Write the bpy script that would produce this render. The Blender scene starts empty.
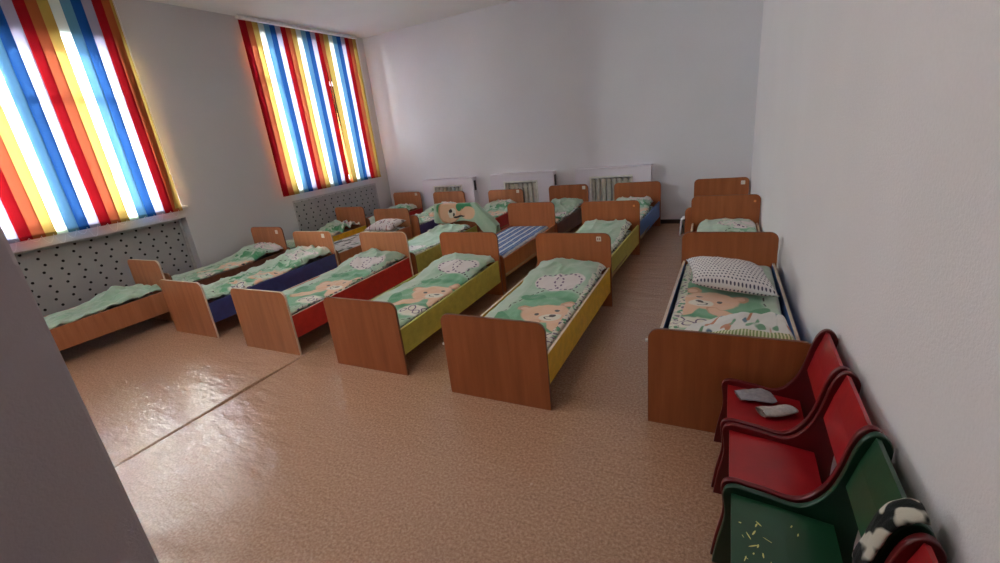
import bpy, bmesh, math, random
from math import sin, cos, pi, radians, sqrt, exp, atan2
from mathutils import Vector, Matrix, noise

SC = bpy.context.scene
COL = SC.collection
random.seed(4)

# ------------------------------------------------------------------ helpers
def tag(o, label=None, cat=None, group=None, kind=None):
    if label: o['label'] = label
    if cat: o['category'] = cat
    if group: o['group'] = group
    if kind: o['kind'] = kind
    return o

def empty(name, loc=(0, 0, 0), rz=0.0):
    o = bpy.data.objects.new(name, None)
    COL.objects.link(o)
    o.location = loc
    o.rotation_euler = (0, 0, rz)
    o.empty_display_size = 0.1
    return o

def link(name, bm, mats, parent=None, smooth=False, loc=None, rot=None):
    me = bpy.data.meshes.new(name)
    bm.normal_update()
    bm.to_mesh(me)
    bm.free()
    o = bpy.data.objects.new(name, me)
    COL.objects.link(o)
    if not isinstance(mats, (list, tuple)): mats = [mats]
    for m in mats: me.materials.append(m)
    if smooth:
        for p in me.polygons: p.use_smooth = True
    if parent is not None: o.parent = parent
    if loc is not None: o.location = loc
    if rot is not None: o.rotation_euler = rot
    return o

def box(bm, x0, x1, y0, y1, z0, z1, mi=0, bevel=0.0):
    vs = [bm.verts.new(p) for p in ((x0,y0,z0),(x1,y0,z0),(x1,y1,z0),(x0,y1,z0),(x0,y0,z1),(x1,y0,z1),(x1,y1,z1),(x0,y1,z1))]
    fs = [bm.faces.new([vs[i] for i in q]) for q in ((3,2,1,0),(4,5,6,7),(0,1,5,4),(1,2,6,5),(2,3,7,6),(3,0,4,7))]
    for f in fs: f.material_index = mi
    if bevel > 0:
        es = list({e for f in fs for e in f.edges})
        r = bmesh.ops.bevel(bm, geom=es, offset=bevel, segments=2, affect='EDGES', profile=0.6)
        for f in r['faces']: f.material_index = mi
    return vs

def prism(bm, pts, a, b, axis, mi_face=0, mi_side=0, bevel=0.0):
    """extrude the 2-D outline pts from a to b along axis ('x': pts are (y,z); 'y': pts are (x,z); 'z': (x,y))"""
    def P(p, t):
        return {'x': (t, p[0], p[1]), 'y': (p[0], t, p[1]), 'z': (p[0], p[1], t)}[axis]
    A = [bm.verts.new(P(p, a)) for p in pts]
    B = [bm.verts.new(P(p, b)) for p in pts]
    n = len(pts)
    f1 = bm.faces.new(A); f2 = bm.faces.new(B[::-1])
    f1.material_index = f2.material_index = mi_face
    sides = []
    for i in range(n):
        f = bm.faces.new((A[i], B[i], B[(i+1) % n], A[(i+1) % n]))
        f.material_index = mi_side
        sides.append(f)
    bmesh.ops.recalc_face_normals(bm, faces=[f1, f2] + sides)
    if bevel > 0:
        es = list(set(f1.edges) | set(f2.edges))
        r = bmesh.ops.bevel(bm, geom=es, offset=bevel, segments=2, affect='EDGES', profile=0.5)
        for f in r['faces']: f.material_index = mi_side

def smooth_pts(pts, n=6, closed=False):
    out = []
    N = len(pts)
    rng = range(N if closed else N - 1)
    for i in rng:
        p0 = pts[(i-1) % N] if closed or i > 0 else pts[i]
        p1 = pts[i]; p2 = pts[(i+1) % N]
        p3 = pts[(i+2) % N] if closed or i < N - 2 else p2
        for k in range(n):
            t = k / n
            out.append(tuple(0.5*((2*b)+(-a+c)*t+(2*a-5*b+4*c-d)*t*t+(-a+3*b-3*c+d)*t**3) for a, b, c, d in zip(p0, p1, p2, p3)))
    if not closed: out.append(tuple(pts[-1]))
    return out

def tube(bm, pts, r, n=8, mi=0):
    prev = None
    rings = []
    for i, p in enumerate(pts):
        p = Vector(p)
        a = Vector(pts[max(i-1, 0)]); b = Vector(pts[min(i+1, len(pts)-1)])
        d = (b - a).normalized()
        u = d.orthogonal().normalized() if prev is None else (prev - d*prev.dot(d)).normalized()
        prev = u
        w = d.cross(u)
        rings.append([bm.verts.new(p + r*(cos(2*pi*k/n)*u + sin(2*pi*k/n)*w)) for k in range(n)])
    for i in range(len(rings)-1):
        for k in range(n):
            f = bm.faces.new((rings[i][k], rings[i][(k+1) % n], rings[i+1][(k+1) % n], rings[i+1][k]))
            f.material_index = mi
    bm.faces.new(rings[0][::-1]); bm.faces.new(rings[-1])

def nz(x, y, z=0.0): return noise.noise(Vector((x, y, z)))

# ------------------------------------------------------------------ node helpers
class NT:
    def __init__(s, name):
        s.m = bpy.data.materials.new(name); s.m.use_nodes = True
        s.t = s.m.node_tree; s.t.nodes.clear()
        s.out = s.t.nodes.new('ShaderNodeOutputMaterial')
    def n(s, ty, **kw):
        o = s.t.nodes.new(ty)
        for k, v in kw.items(): setattr(o, k, v)
        return o
    def l(s, a, b): s.t.links.new(a, b)
    def put(s, sock, v):
        if isinstance(v, bpy.types.NodeSocket): s.l(v, sock)
        elif isinstance(v, (tuple, list)) and len(v) == 3 and sock.type == 'RGBA': sock.default_value = (*v, 1)
        else: sock.default_value = v
    def math(s, op, a, b=None, c=None, clamp=False):
        o = s.n('ShaderNodeMath', operation=op, use_clamp=clamp)
        s.put(o.inputs[0], a)
        if b is not None: s.put(o.inputs[1], b)
        if c is not None: s.put(o.inputs[2], c)
        return o.outputs[0]
    def mix(s, f, a, b):
        o = s.n('ShaderNodeMix', data_type='RGBA')
        s.put(o.inputs[0], f); s.put(o.inputs[6], a); s.put(o.inputs[7], b)
        return o.outputs[2]
    def coord(s, which='Object'): return s.n('ShaderNodeTexCoord').outputs[which]
    def mapping(s, v, loc=(0,0,0), rot=(0,0,0), scale=(1,1,1)):
        o = s.n('ShaderNodeMapping'); s.l(v, o.inputs[0])
        o.inputs[1].default_value = loc; o.inputs[2].default_value = rot; o.inputs[3].default_value = scale
        return o.outputs[0]
    def noise(s, v, scale, detail=3, rough=0.5, out=0):
        o = s.n('ShaderNodeTexNoise'); s.l(v, o.inputs['Vector'])
        o.inputs['Scale'].default_value = scale; o.inputs['Detail'].default_value = detail; o.inputs['Roughness'].default_value = rough
        return o.outputs[out]
    def ramp(s, f, stops, interp='LINEAR'):
        o = s.n('ShaderNodeValToRGB'); s.l(f, o.inputs[0]); e = o.color_ramp
        e.interpolation = interp
        while len(e.elements) < len(stops): e.elements.new(0.5)
        for el, (p, c) in zip(e.elements, stops):
            el.position = p; el.color = (*c, 1) if len(c) == 3 else c
        return o.outputs[0]
    def bsdf(s, color=(0.8,0.8,0.8), rough=0.5, spec=0.5, bump=None, bstr=0.3, bdist=0.01, coat=0, sheen=0, metal=0, rmix=None):
        b = s.n('ShaderNodeBsdfPrincipled')
        s.put(b.inputs['Base Color'], color); s.put(b.inputs['Roughness'], rough)
        b.inputs['Specular IOR Level'].default_value = spec
        b.inputs['Coat Weight'].default_value = coat; b.inputs['Sheen Weight'].default_value = sheen
        b.inputs['Metallic'].default_value = metal
        if bump is not None:
            bp = s.n('ShaderNodeBump'); bp.inputs['Strength'].default_value = bstr; bp.inputs['Distance'].default_value = bdist
            s.l(bump, bp.inputs['Height']); s.l(bp.outputs[0], b.inputs['Normal'])
        s.l(b.outputs[0], s.out.inputs[0])
        return b

def flat(name, color, rough=0.5, spec=0.4, nscale=20, namt=0.08, bscale=60, bstr=0.05, **kw):
    t = NT(name); c = t.coord()
    f = t.noise(c, nscale, 4)
    dark = tuple(max(0, v*(1-namt*2)) for v in color); lite = tuple(min(1, v*(1+namt)) for v in color)
    col = t.ramp(f, [(0.3, dark), (0.7, lite)])
    t.bsdf(col, rough, spec, bump=t.noise(c, bscale, 3), bstr=bstr, **kw)
    return t.m

def wood(name, c1, c2, c3, rough=0.38):
    t = NT(name); c = t.coord()
    v = t.mapping(c, scale=(14, 14, 1.1))
    f = t.noise(v, 1.6, 5, 0.55)
    v2 = t.mapping(c, scale=(70, 70, 3))
    g = t.noise(v2, 2.5, 3, 0.6)
    col = t.ramp(f, [(0.28, c1), (0.5, c2), (0.75, c3)])
    col = t.mix(t.math('MULTIPLY', t.ramp(g, [(0.45, (0,0,0)), (0.7, (1,1,1))]), 0.35), col, c1)
    t.bsdf(col, rough, 0.45, bump=g, bstr=0.04)
    return t.m

def wall_mat(name, color, bumpscale=160, bstr=0.25, blotch=0.05):
    t = NT(name); c = t.coord()
    f = t.noise(c, 1.3, 4)
    dark = tuple(v*(1-blotch) for v in color)
    col = t.ramp(f, [(0.3, dark), (0.7, color)])
    b1 = t.noise(c, bumpscale, 3, 0.6)
    col = t.mix(t.math('MULTIPLY', t.ramp(t.noise(c, 90, 2), [(0.4, (0,0,0)), (0.62, (1,1,1))]), 0.10), col, tuple(v*0.8 for v in color))
    t.bsdf(col, 0.75, 0.25, bump=b1, bstr=bstr, bdist=0.004)
    return t.m

M = {}
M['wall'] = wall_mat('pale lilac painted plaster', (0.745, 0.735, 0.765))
M['wall_l'] = wall_mat('lilac plaster darkened for shade', (0.56, 0.55, 0.56))  # dimness of the window wall put into a darker wall colour
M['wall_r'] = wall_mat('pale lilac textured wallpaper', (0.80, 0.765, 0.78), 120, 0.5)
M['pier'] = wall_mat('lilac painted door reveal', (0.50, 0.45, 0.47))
M['ceiling'] = wall_mat('matt off white ceiling', (0.82, 0.79, 0.77), 60, 0.08)
M['base'] = flat('dark brown baseboard paint', (0.05, 0.025, 0.018), 0.5)
M['wood'] = wood('red brown beech laminate', (0.27, 0.078, 0.024), (0.34, 0.100, 0.031), (0.40, 0.125, 0.042))
M['wood_o'] = wood('orange brown beech laminate', (0.31, 0.112, 0.045), (0.39, 0.146, 0.060), (0.45, 0.178, 0.078))
M['wood_d'] = wood('dark brown laminate', (0.12, 0.045, 0.025), (0.16, 0.06, 0.032), (0.19, 0.075, 0.04))
M['edge_c'] = flat('cream edge band', (0.62, 0.50, 0.38), 0.45)
M['edge_b'] = flat('brown edge band', (0.16, 0.06, 0.03), 0.45)
M['lime'] = flat('lime green laminate', (0.44, 0.41, 0.085), 0.4)
M['yellow'] = flat('yellow laminate', (0.78, 0.46, 0.025), 0.4)
M['red'] = flat('red laminate', (0.46, 0.022, 0.018), 0.38)
M['navy'] = flat('dark blue laminate', (0.045, 0.060, 0.20), 0.4)
M['blue'] = flat('blue laminate', (0.06, 0.16, 0.42), 0.4)
M['ply'] = flat('raw plywood bed base', (0.30, 0.19, 0.10), 0.7)
M['sticker'] = flat('white paper sticker', (0.75, 0.70, 0.64), 0.6)
M['orange_dot'] = flat('orange sticker print', (0.75, 0.28, 0.08), 0.6)
M['pink_dot'] = flat('faded brown sticker print', (0.42, 0.22, 0.20), 0.6)
M['white'] = flat('white plastic', (0.80, 0.80, 0.80), 0.4)
M['black'] = flat('black plastic', (0.015, 0.015, 0.018), 0.5)
M['panel_frame'] = flat('grey painted panel frame', (0.40, 0.39, 0.38), 0.5)
M['cover'] = wall_mat('lilac painted radiator box', (0.74, 0.69, 0.76), 90, 0.1)
M['covertrim'] = flat('cream opening trim', (0.72, 0.70, 0.64), 0.5)
M['radiator'] = flat('cream radiator enamel', (0.62, 0.58, 0.50), 0.4)
M['slab_grey'] = flat('dark grey floor slab', (0.10, 0.095, 0.09), 0.9)  # plain dark grey, used on the slab under the floor
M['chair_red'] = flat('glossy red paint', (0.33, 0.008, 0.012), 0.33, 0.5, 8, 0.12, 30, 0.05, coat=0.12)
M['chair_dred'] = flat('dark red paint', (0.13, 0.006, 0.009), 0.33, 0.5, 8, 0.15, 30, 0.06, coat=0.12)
M['pen'] = flat('yellow chipped paint', (0.75, 0.72, 0.25), 0.6)

# green chair paint
def green_paint(name, base):
    t = NT(name); c = t.coord()
    col = t.ramp(t.noise(c, 9, 4), [(0.3, tuple(v*0.75 for v in base)), (0.7, base)])
    t.bsdf(col, 0.33, 0.5, bump=t.noise(c, 30, 3), bstr=0.05, coat=0.12)
    return t.m
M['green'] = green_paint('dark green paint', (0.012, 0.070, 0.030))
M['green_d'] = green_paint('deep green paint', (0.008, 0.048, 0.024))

# floor: speckled brown linoleum, glossy with wide ripples
def floor_mat():
    t = NT('speckled brown linoleum'); c = t.coord()
    v = t.n('ShaderNodeTexVoronoi'); t.l(c, v.inputs['Vector']); v.inputs['Scale'].default_value = 85
    n1 = t.noise(c, 78, 6, 0.75); n2 = t.noise(c, 2.2, 4)
    col = t.ramp(n1, [(0.34, (0.25, 0.133, 0.080)), (0.48, (0.37, 0.207, 0.128)), (0.64, (0.54, 0.335, 0.225))])
    col = t.mix(t.math('MULTIPLY', t.ramp(v.outputs['Distance'], [(0.1, (1,1,1)), (0.45, (0,0,0))]), 0.35), col, (0.50, 0.30, 0.19))
    col = t.mix(t.math('MULTIPLY', n2, 0.25), col, (0.38, 0.22, 0.14))
    rip = t.noise(t.mapping(c, rot=(0,0,0.5), scale=(2.2, 5.5, 1)), 1.8, 4, 0.55)
    fine = t.noise(c, 45, 2)
    h = t.math('ADD', t.math('MULTIPLY', rip, 1.0), t.math('MULTIPLY', fine, 0.03))
    rough = t.math('ADD', 0.17, t.math('MULTIPLY', t.noise(c, 6, 4), 0.14))
    t.bsdf(col, rough, 0.85, bump=h, bstr=0.5, bdist=0.02)
    return t.m
M['floor'] = floor_mat()

# perforated panel: holes are near-black dots, the dark inside them put into the colour
def perf_mat():
    t = NT('grey perforated sheet'); c = t.coord()
    sp = t.n('ShaderNodeSeparateXYZ'); t.l(c, sp.inputs[0])
    y, z = sp.outputs[1], sp.outputs[2]
    PY, PZ = 0.135, 0.067
    row = t.math('FLOOR', t.math('DIVIDE', z, PZ))
    off = t.math('MULTIPLY', t.math('PINGPONG', row, 1.0), PY*0.22)
    yy = t.math('ADD', y, off)
    fy = t.math('SUBTRACT', t.math('MODULO', t.math('ADD', yy, PY*200), PY), PY/2)
    fz = t.math('SUBTRACT', t.math('MODULO', t.math('ADD', z, PZ*200), PZ), PZ/2)
    d = t.math('SQRT', t.math('ADD', t.math('MULTIPLY', fy, fy), t.math('MULTIPLY', fz, fz)))
    hole_dot = t.math('LESS_THAN', d, 0.0125)
    base = t.ramp(t.noise(c, 5, 3), [(0.3, (0.30, 0.29, 0.285)), (0.7, (0.34, 0.33, 0.325))])
    t.bsdf(t.mix(hole_dot, base, (0.012, 0.011, 0.011)), 0.6, 0.2)
    return t.m
M['perf'] = perf_mat()

def blind_mat(name, color, trans):
    t = NT(name); c = t.coord()
    w = t.noise(t.mapping(c, scale=(1, 40, 260)), 1.0, 2)
    col = t.mix(t.math('MULTIPLY', w, 0.25), color, tuple(v*0.75 for v in color))
    tcol = t.mix(t.math('MULTIPLY', w, 0.25), trans, tuple(v*0.7 for v in trans))
    d = t.n('ShaderNodeBsdfDiffuse'); t.put(d.inputs[0], col)
    tl = t.n('ShaderNodeBsdfTranslucent'); t.put(tl.inputs[0], tcol)
    tp = t.n('ShaderNodeBsdfTransparent'); t.put(tp.inputs[0], trans)
    m1 = t.n('ShaderNodeMixShader'); m1.inputs[0].default_value = 0.55
    t.l(d.outputs[0], m1.inputs[1]); t.l(tl.outputs[0], m1.inputs[2])
    m2 = t.n('ShaderNodeMixShader'); m2.inputs[0].default_value = 0.16
    t.l(m1.outputs[0], m2.inputs[1]); t.l(tp.outputs[0], m2.inputs[2])
    t.l(m2.outputs[0], t.out.inputs[0])
    return t.m
def fabrics(k, kc, kl, suffix):
    c = lambda v, q: tuple(min(1.0, a*q) for a in v)
    return {
 'red':    blind_mat('red blind fabric'+suffix, (0.60, 0.02, 0.03), c((0.034, 0.0007, 0.0012), kc)),
 'orange': blind_mat('orange blind fabric'+suffix, (0.75, 0.20, 0.07), c((0.056, 0.0125, 0.0060), kc)),
 'yellow': blind_mat('yellow blind fabric'+suffix, (0.85, 0.58, 0.14), c((0.098, 0.064, 0.017), kc)),
 'mint':   blind_mat('white blind fabric'+suffix, (0.78, 0.88, 0.80), c((0.92, 1.0, 0.92), k)),
 'sky':    blind_mat('light blue blind fabric'+suffix, (0.25, 0.60, 0.85), c((0.016, 0.040, 0.078), kc)),
 'blue':   blind_mat('blue blind fabric'+suffix, (0.03, 0.16, 0.62), c((0.0036, 0.0125, 0.040), kc)),
 'lav':    blind_mat('lavender blind fabric'+suffix, (0.72, 0.68, 0.88), c((0.060, 0.057, 0.078), kl))}
BL = [fabrics(1.0, 0.48, 1.5, ''), fabrics(0.24, 0.48, 1.2, ' of the far window')]  # near white slats pass extra light, far copy dimmed to spare its corner
SEQ = ['red', 'orange', 'yellow', 'mint', 'sky', 'blue', 'lav']

def glass_mat():
    t = NT('window glass')
    tr = t.n('ShaderNodeBsdfTransparent'); tr.inputs[0].default_value = (0.96, 0.98, 0.97, 1)
    gl = t.n('ShaderNodeBsdfGlossy'); gl.inputs['Roughness'].default_value = 0.02
    fr = t.n('ShaderNodeFresnel'); fr.inputs[0].default_value = 1.45
    mx = t.n('ShaderNodeMixShader')
    t.l(fr.outputs[0], mx.inputs[0]); t.l(tr.outputs[0], mx.inputs[1]); t.l(gl.outputs[0], mx.inputs[2]); t.l(mx.outputs[0], t.out.inputs[0])
    return t.m
M['glass'] = glass_mat()

# ------------------------------------------------------------------ printed textiles (drawn in metres in UV space)
class Cloth(NT):
    def __init__(s, name, warp=0.012, off=(0, 0)):
        super().__init__(name)
        uv = s.coord('UV')
        nn = s.noise(uv, 9, 2, 0.5, out=1)
        v = s.n('ShaderNodeVectorMath', operation='SUBTRACT'); s.l(nn, v.inputs[0]); v.inputs[1].default_value = (0.5, 0.5, 0.5)
        v2 = s.n('ShaderNodeVectorMath', operation='SCALE'); s.l(v.outputs[0], v2.inputs[0]); v2.inputs['Scale'].default_value = warp*4
        v3 = s.n('ShaderNodeVectorMath', operation='ADD'); s.l(uv, v3.inputs[0]); s.l(v2.outputs[0], v3.inputs[1])
        s.uv = s.mapping(v3.outputs[0], loc=(off[0], off[1], 0))
        s.raw = uv
        sp = s.n('ShaderNodeSeparateXYZ'); s.l(s.uv, sp.inputs[0]); s.u, s.v = sp.outputs[0], sp.outputs[1]
        s.c = None
    def rad(s, cx, cy, rx, ry, rot=0):
        m = s.n('ShaderNodeMapping', vector_type='TEXTURE'); s.l(s.uv, m.inputs[0])
        m.inputs[1].default_value = (cx, cy, 0); m.inputs[2].default_value = (0, 0, rot); m.inputs[3].default_value = (rx, ry, 1)
        return m.outputs[0]
    def length(s, v):
        sp = s.n('ShaderNodeSeparateXYZ'); s.l(v, sp.inputs[0])
        x, y = sp.outputs[0], sp.outputs[1]
        return s.math('SQRT', s.math('ADD', s.math('MULTIPLY', x, x), s.math('MULTIPLY', y, y))), x, y
    def ell(s, cx, cy, rx, ry, col, rot=0, soft=0.08, a=1.0):
        d, x, y = s.length(s.rad(cx, cy, rx, ry, rot))
        f = s.math('DIVIDE', s.math('SUBTRACT', 1.0, d), soft, clamp=True)
        if a < 1: f = s.math('MULTIPLY', f, a)
        s.c = s.mix(f, s.c, col)
    def ring(s, cx, cy, rx, ry, w, col, rot=0, dash=0, half=None):
        d, x, y = s.length(s.rad(cx, cy, rx, ry, rot))
        f = s.math('LESS_THAN', s.math('ABSOLUTE', s.math('SUBTRACT', d, 1.0)), w/((rx+ry)/2))
        if dash:
            a = s.math('ARCTAN2', y, x)
            f = s.math('MULTIPLY', f, s.math('GREATER_THAN', s.math('SINE', s.math('MULTIPLY', a, float(dash))), -0.1))
        if half == 'up': f = s.math('MULTIPLY', f, s.math('GREATER_THAN', y, -0.2))
        if half == 'left': f = s.math('MULTIPLY', f, s.math('LESS_THAN', x, 0.35))
        s.c = s.mix(f, s.c, col)
    def band(s, axis, lo, hi, col, a=1.0):
        q = s.u if axis == 'u' else s.v
        f = s.math('MULTIPLY', s.math('GREATER_THAN', q, lo), s.math('LESS_THAN', q, hi))
        if a < 1: f = s.math('MULTIPLY', f, a)
        s.c = s.mix(f, s.c, col)
    def blobs(s, scale, thr, col, region=None, a=1.0):
        f = s.ramp(s.noise(s.raw, scale, 2), [(thr, (0,0,0)), (thr+0.04, (1,1,1))])
        if region is not None: f = s.math('MULTIPLY', f, region)
        if a < 1: f = s.math('MULTIPLY', f, a)
        s.c = s.mix(f, s.c, col)
    def inell(s, cx, cy, rx, ry, rot=0):
        d, x, y = s.length(s.rad(cx, cy, rx, ry, rot))
        return s.math('LESS_THAN', d, 1.0)
    def done(s, rough=0.9, sheen=0.4, fuzz=700):
        s.bsdf(s.c, rough, 0.15, bump=s.noise(s.raw, fuzz/4, 3, 0.7), bstr=0.35, bdist=0.004, sheen=sheen)
        return s.m

MINT, PALE, GREEN, MID = (0.25, 0.40, 0.27), (0.40, 0.50, 0.40), (0.050, 0.23, 0.10), (0.14, 0.34, 0.19)
PEACH, DPEACH, CREAM, DARK, PURP, PINKW = (0.66, 0.40, 0.26), (0.50, 0.26, 0.15), (0.64, 0.60, 0.50), (0.035, 0.03, 0.03), (0.12, 0.07, 0.14), (0.60, 0.53, 0.52)

def bear_blanket(name, off=(0, 0), bright=1.0, extra=False):
    t = Cloth(name, 0.010, off)
    k = lambda c: tuple(min(1, v*bright) for v in c)
    t.c = t.mix(t.ramp(t.noise(t.raw, 5, 3), [(0.35, (0,0,0)), (0.7, (1,1,1))]), k(MINT), k(PALE))
    t.band('u', -1, 0.11, k(PALE), 0.8)
    t.ell(0.38, 0.40, 0.27, 0.47, k(MID))
    t.ring(0.38, 0.40, 0.275, 0.48, 0.006, DARK, dash=46)
    t.ell(0.41, 0.42, 0.23, 0.36, k(GREEN), soft=0.15)
    t.ell(0.36, 0.45, 0.19, 0.28, k(MID), soft=0.2)
    t.ell(0.15, 0.30, 0.055, 0.12, k(GREEN), 0.5); t.ell(0.22, 0.70, 0.10, 0.05, k(GREEN), 0.3)
    # bear: ears, head, arm, muzzle, eyes, nose
    t.ell(0.235, 0.50, 0.055, 0.055, k(DPEACH)); t.ell(0.235, 0.50, 0.032, 0.032, k(PEACH))
    t.ell(0.50, 0.62, 0.055, 0.055, k(DPEACH)); t.ell(0.50, 0.62, 0.032, 0.032, k(PEACH))
    t.ell(0.40, 0.45, 0.17, 0.145, k(PEACH), 0.45)
    t.ell(0.52, 0.36, 0.08, 0.16, k(PEACH), 0.2); t.ell(0.30, 0.24, 0.14, 0.05, k(PEACH), 0.7)
    t.ring(0.30, 0.24, 0.14, 0.05, 0.004, k(DPEACH), 0.7)
    t.ell(0.45, 0.40, 0.075, 0.055, k(CREAM), 0.45)
    t.ell(0.455, 0.425, 0.024, 0.017, DARK, 0.4); t.ell(0.35, 0.43, 0.017, 0.02, DARK); t.ell(0.46, 0.51, 0.017, 0.02, DARK)
    t.ring(0.45, 0.39, 0.035, 0.022, 0.004, DARK, half='left')
    # patched cloud with a dotted border
    t.ell(0.33, 0.96, 0.14, 0.13, k(PINKW), 0.1, soft=0.1); t.ell(0.21, 0.97, 0.08, 0.09, k(PINKW)); t.ell(0.43, 1.02, 0.08, 0.09, k(PINKW))
    t.ring(0.25, 0.97, 0.10, 0.10, 0.007, PURP, dash=14); t.ring(0.39, 0.98, 0.10, 0.11, 0.007, PURP, dash=16)
    # lettering scrolls
    t.ell(0.47, 0.11, 0.15, 0.10, k(CREAM), soft=0.2)
    for cx, cy, r in ((0.38, 0.10, 0.022), (0.43, 0.14, 0.028), (0.49, 0.10, 0.024), (0.54, 0.15, 0.026), (0.56, 0.09, 0.02)):
        t.ring(cx, cy, r, r*1.3, 0.0055, PURP, 0.4)
    edge = t.math('GREATER_THAN', t.u, 0.535)
    t.c = t.mix(t.math('MULTIPLY', edge, 0.75), t.c, k(CREAM))
    t.blobs(38, 0.56, PURP, edge)
    t.blobs(17, 0.60, k(GREEN), edge)
    if extra:
        t.ell(0.30, 1.22, 0.22, 0.13, k(MID), 0.2, soft=0.3, a=0.7)
        t.ell(0.20, 1.15, 0.10, 0.09, k(CREAM), soft=0.3); t.ell(0.42, 1.20, 0.10, 0.07, k(CREAM), soft=0.4)
        t.blobs(14, 0.57, k(PALE)); t.blobs(9, 0.52, k(PALE), a=0.6)
    return t.done()
M['bear'] = bear_blanket('mint green bear print plush', (0.0, -0.06))
M['bear2'] = bear_blanket('mint green bear print plush, shifted', (0.05, 0.42), 1.05)
M['bear3'] = bear_blanket('bright green bear print plush', (-0.04, -0.25), 1.15, True)

def dots_mat():
    t = Cloth('white cotton with small grey dots', 0.002)
    P = 0.021
    t.c = t.mix(t.noise(t.raw, 8, 2), (0.62, 0.58, 0.57), (0.72, 0.69, 0.68))
    row = t.math('FLOOR', t.math('DIVIDE', t.v, P))
    uu = t.math('ADD', t.u, t.math('MULTIPLY', t.math('PINGPONG', row, 1.0), P/2))
    fu = t.math('SUBTRACT', t.math('MODULO', t.math('ADD', uu, P*100), P), P/2)
    fv = t.math('SUBTRACT', t.math('MODULO', t.math('ADD', t.v, P*100), P), P/2)
    d = t.math('SQRT', t.math('ADD', t.math('MULTIPLY', fu, fu), t.math('MULTIPLY', fv, fv)))
    t.c = t.mix(t.math('LESS_THAN', d, 0.0052), t.c, (0.09, 0.08, 0.12))
    return t.done(0.85, 0.1)
M['dots'] = dots_mat()

def print_mat(name, base, cols, scale=11, thr=0.58, stripes=None):
    t = Cloth(name, 0.004)
    t.c = t.mix(t.noise(t.raw, 6, 2), base, tuple(v*0.88 for v in base))
    for i, c in enumerate(cols):
        v = t.mapping(t.raw, loc=(i*3.7, i*1.9, 0), rot=(0, 0, 0.5 + i*0.9), scale=(1, 0.45, 1))
        f = t.ramp(t.noise(v, scale, 1), [(thr, (0,0,0)), (thr+0.03, (1,1,1))])
        t.c = t.mix(f, t.c, c)
    if stripes:
        lo, hi, col = stripes
        f = t.math('MULTIPLY', t.math('LESS_THAN', t.v, hi), t.math('GREATER_THAN', t.math('SINE', t.math('MULTIPLY', t.u, 420.0)), -0.1))
        t.c = t.mix(t.math('LESS_THAN', t.v, hi), t.c, (0.60, 0.60, 0.40))
        t.c = t.mix(f, t.c, col)
    return t.done(0.85, 0.1)
M['feather'] = print_mat('white cotton with feather print', (0.68, 0.67, 0.64), [(0.10, 0.16, 0.22), (0.45, 0.20, 0.12), (0.16, 0.32, 0.20)], 15, 0.62, (0, 0.06, (0.22, 0.28, 0.12)))
M['sheet'] = print_mat('pale cotton with dark leaf print', (0.50, 0.50, 0.47), [(0.06, 0.06, 0.07), (0.20, 0.26, 0.20)], 26, 0.56)
M['sheet_w'] = print_mat('white cotton with black marks', (0.68, 0.68, 0.66), [(0.04, 0.04, 0.05), (0.16, 0.22, 0.18)], 12, 0.58)
M['pillow_w'] = print_mat('white cotton with tiny pink flowers', (0.70, 0.64, 0.62), [(0.30, 0.12, 0.12), (0.18, 0.14, 0.15)], 30, 0.62)
M['towel'] = print_mat('white cotton with blue print', (0.66, 0.68, 0.70), [(0.08, 0.22, 0.36)], 14, 0.56)
M['lilac_sheet'] = print_mat('lilac grey cotton', (0.34, 0.32, 0.37), [(0.22, 0.20, 0.28)], 20, 0.6)

def stripe_mat():
    t = Cloth('blue and white striped ticking', 0.006)
    s1 = t.math('SINE', t.math('MULTIPLY', t.u, 72.0)); s2 = t.math('SINE', t.math('MULTIPLY', t.u, 216.0))
    t.c = t.mix(t.ramp(s1, [(0.35, (0,0,0)), (0.5, (1,1,1))]), (0.05, 0.11, 0.28), (0.20, 0.29, 0.45))
    t.c = t.mix(t.math('GREATER_THAN', s1, 0.80), t.c, (0.56, 0.58, 0.60))
    t.c = t.mix(t.math('MULTIPLY', t.math('GREATER_THAN', s2, 0.7), 0.5), t.c, (0.5, 0.52, 0.55))
    t.blobs(22, 0.60, (0.42, 0.34, 0.30), a=0.5)
    return t.done(0.85, 0.05)
M['stripe'] = stripe_mat()

def cow_mat():
    t = Cloth('black cloth with white patches', 0.02)
    t.c = t.mix(t.ramp(t.noise(t.raw, 11, 1), [(0.47, (0,0,0)), (0.52, (1,1,1))]), (0.008, 0.010, 0.010), (0.55, 0.52, 0.44))
    return t.done(0.8, 0.1)
M['cow'] = cow_mat()
M['sock_g'] = flat('grey knitted cotton', (0.36, 0.35, 0.38), 0.9, 0.1, 60, 0.1, 400, 0.5)
M['sock_w'] = flat('off white knitted cotton', (0.62, 0.58, 0.55), 0.9, 0.1, 60, 0.1, 400, 0.5)
M['sock_in'] = flat('brown grey sock lining', (0.22, 0.17, 0.15), 0.9, 0.1, 60, 0.1, 400, 0.5)

# ------------------------------------------------------------------ room
D = 6.615; XL = -5.58; HC = 3.18; YB = -2.2
def xr(y): return 0.27 + (D - y)*0.034
def struct(name, bm, mats, parent=None, smooth=False):
    o = link(name, bm, mats, parent, smooth)
    if parent is None: tag(o, kind='structure')
    return o

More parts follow.
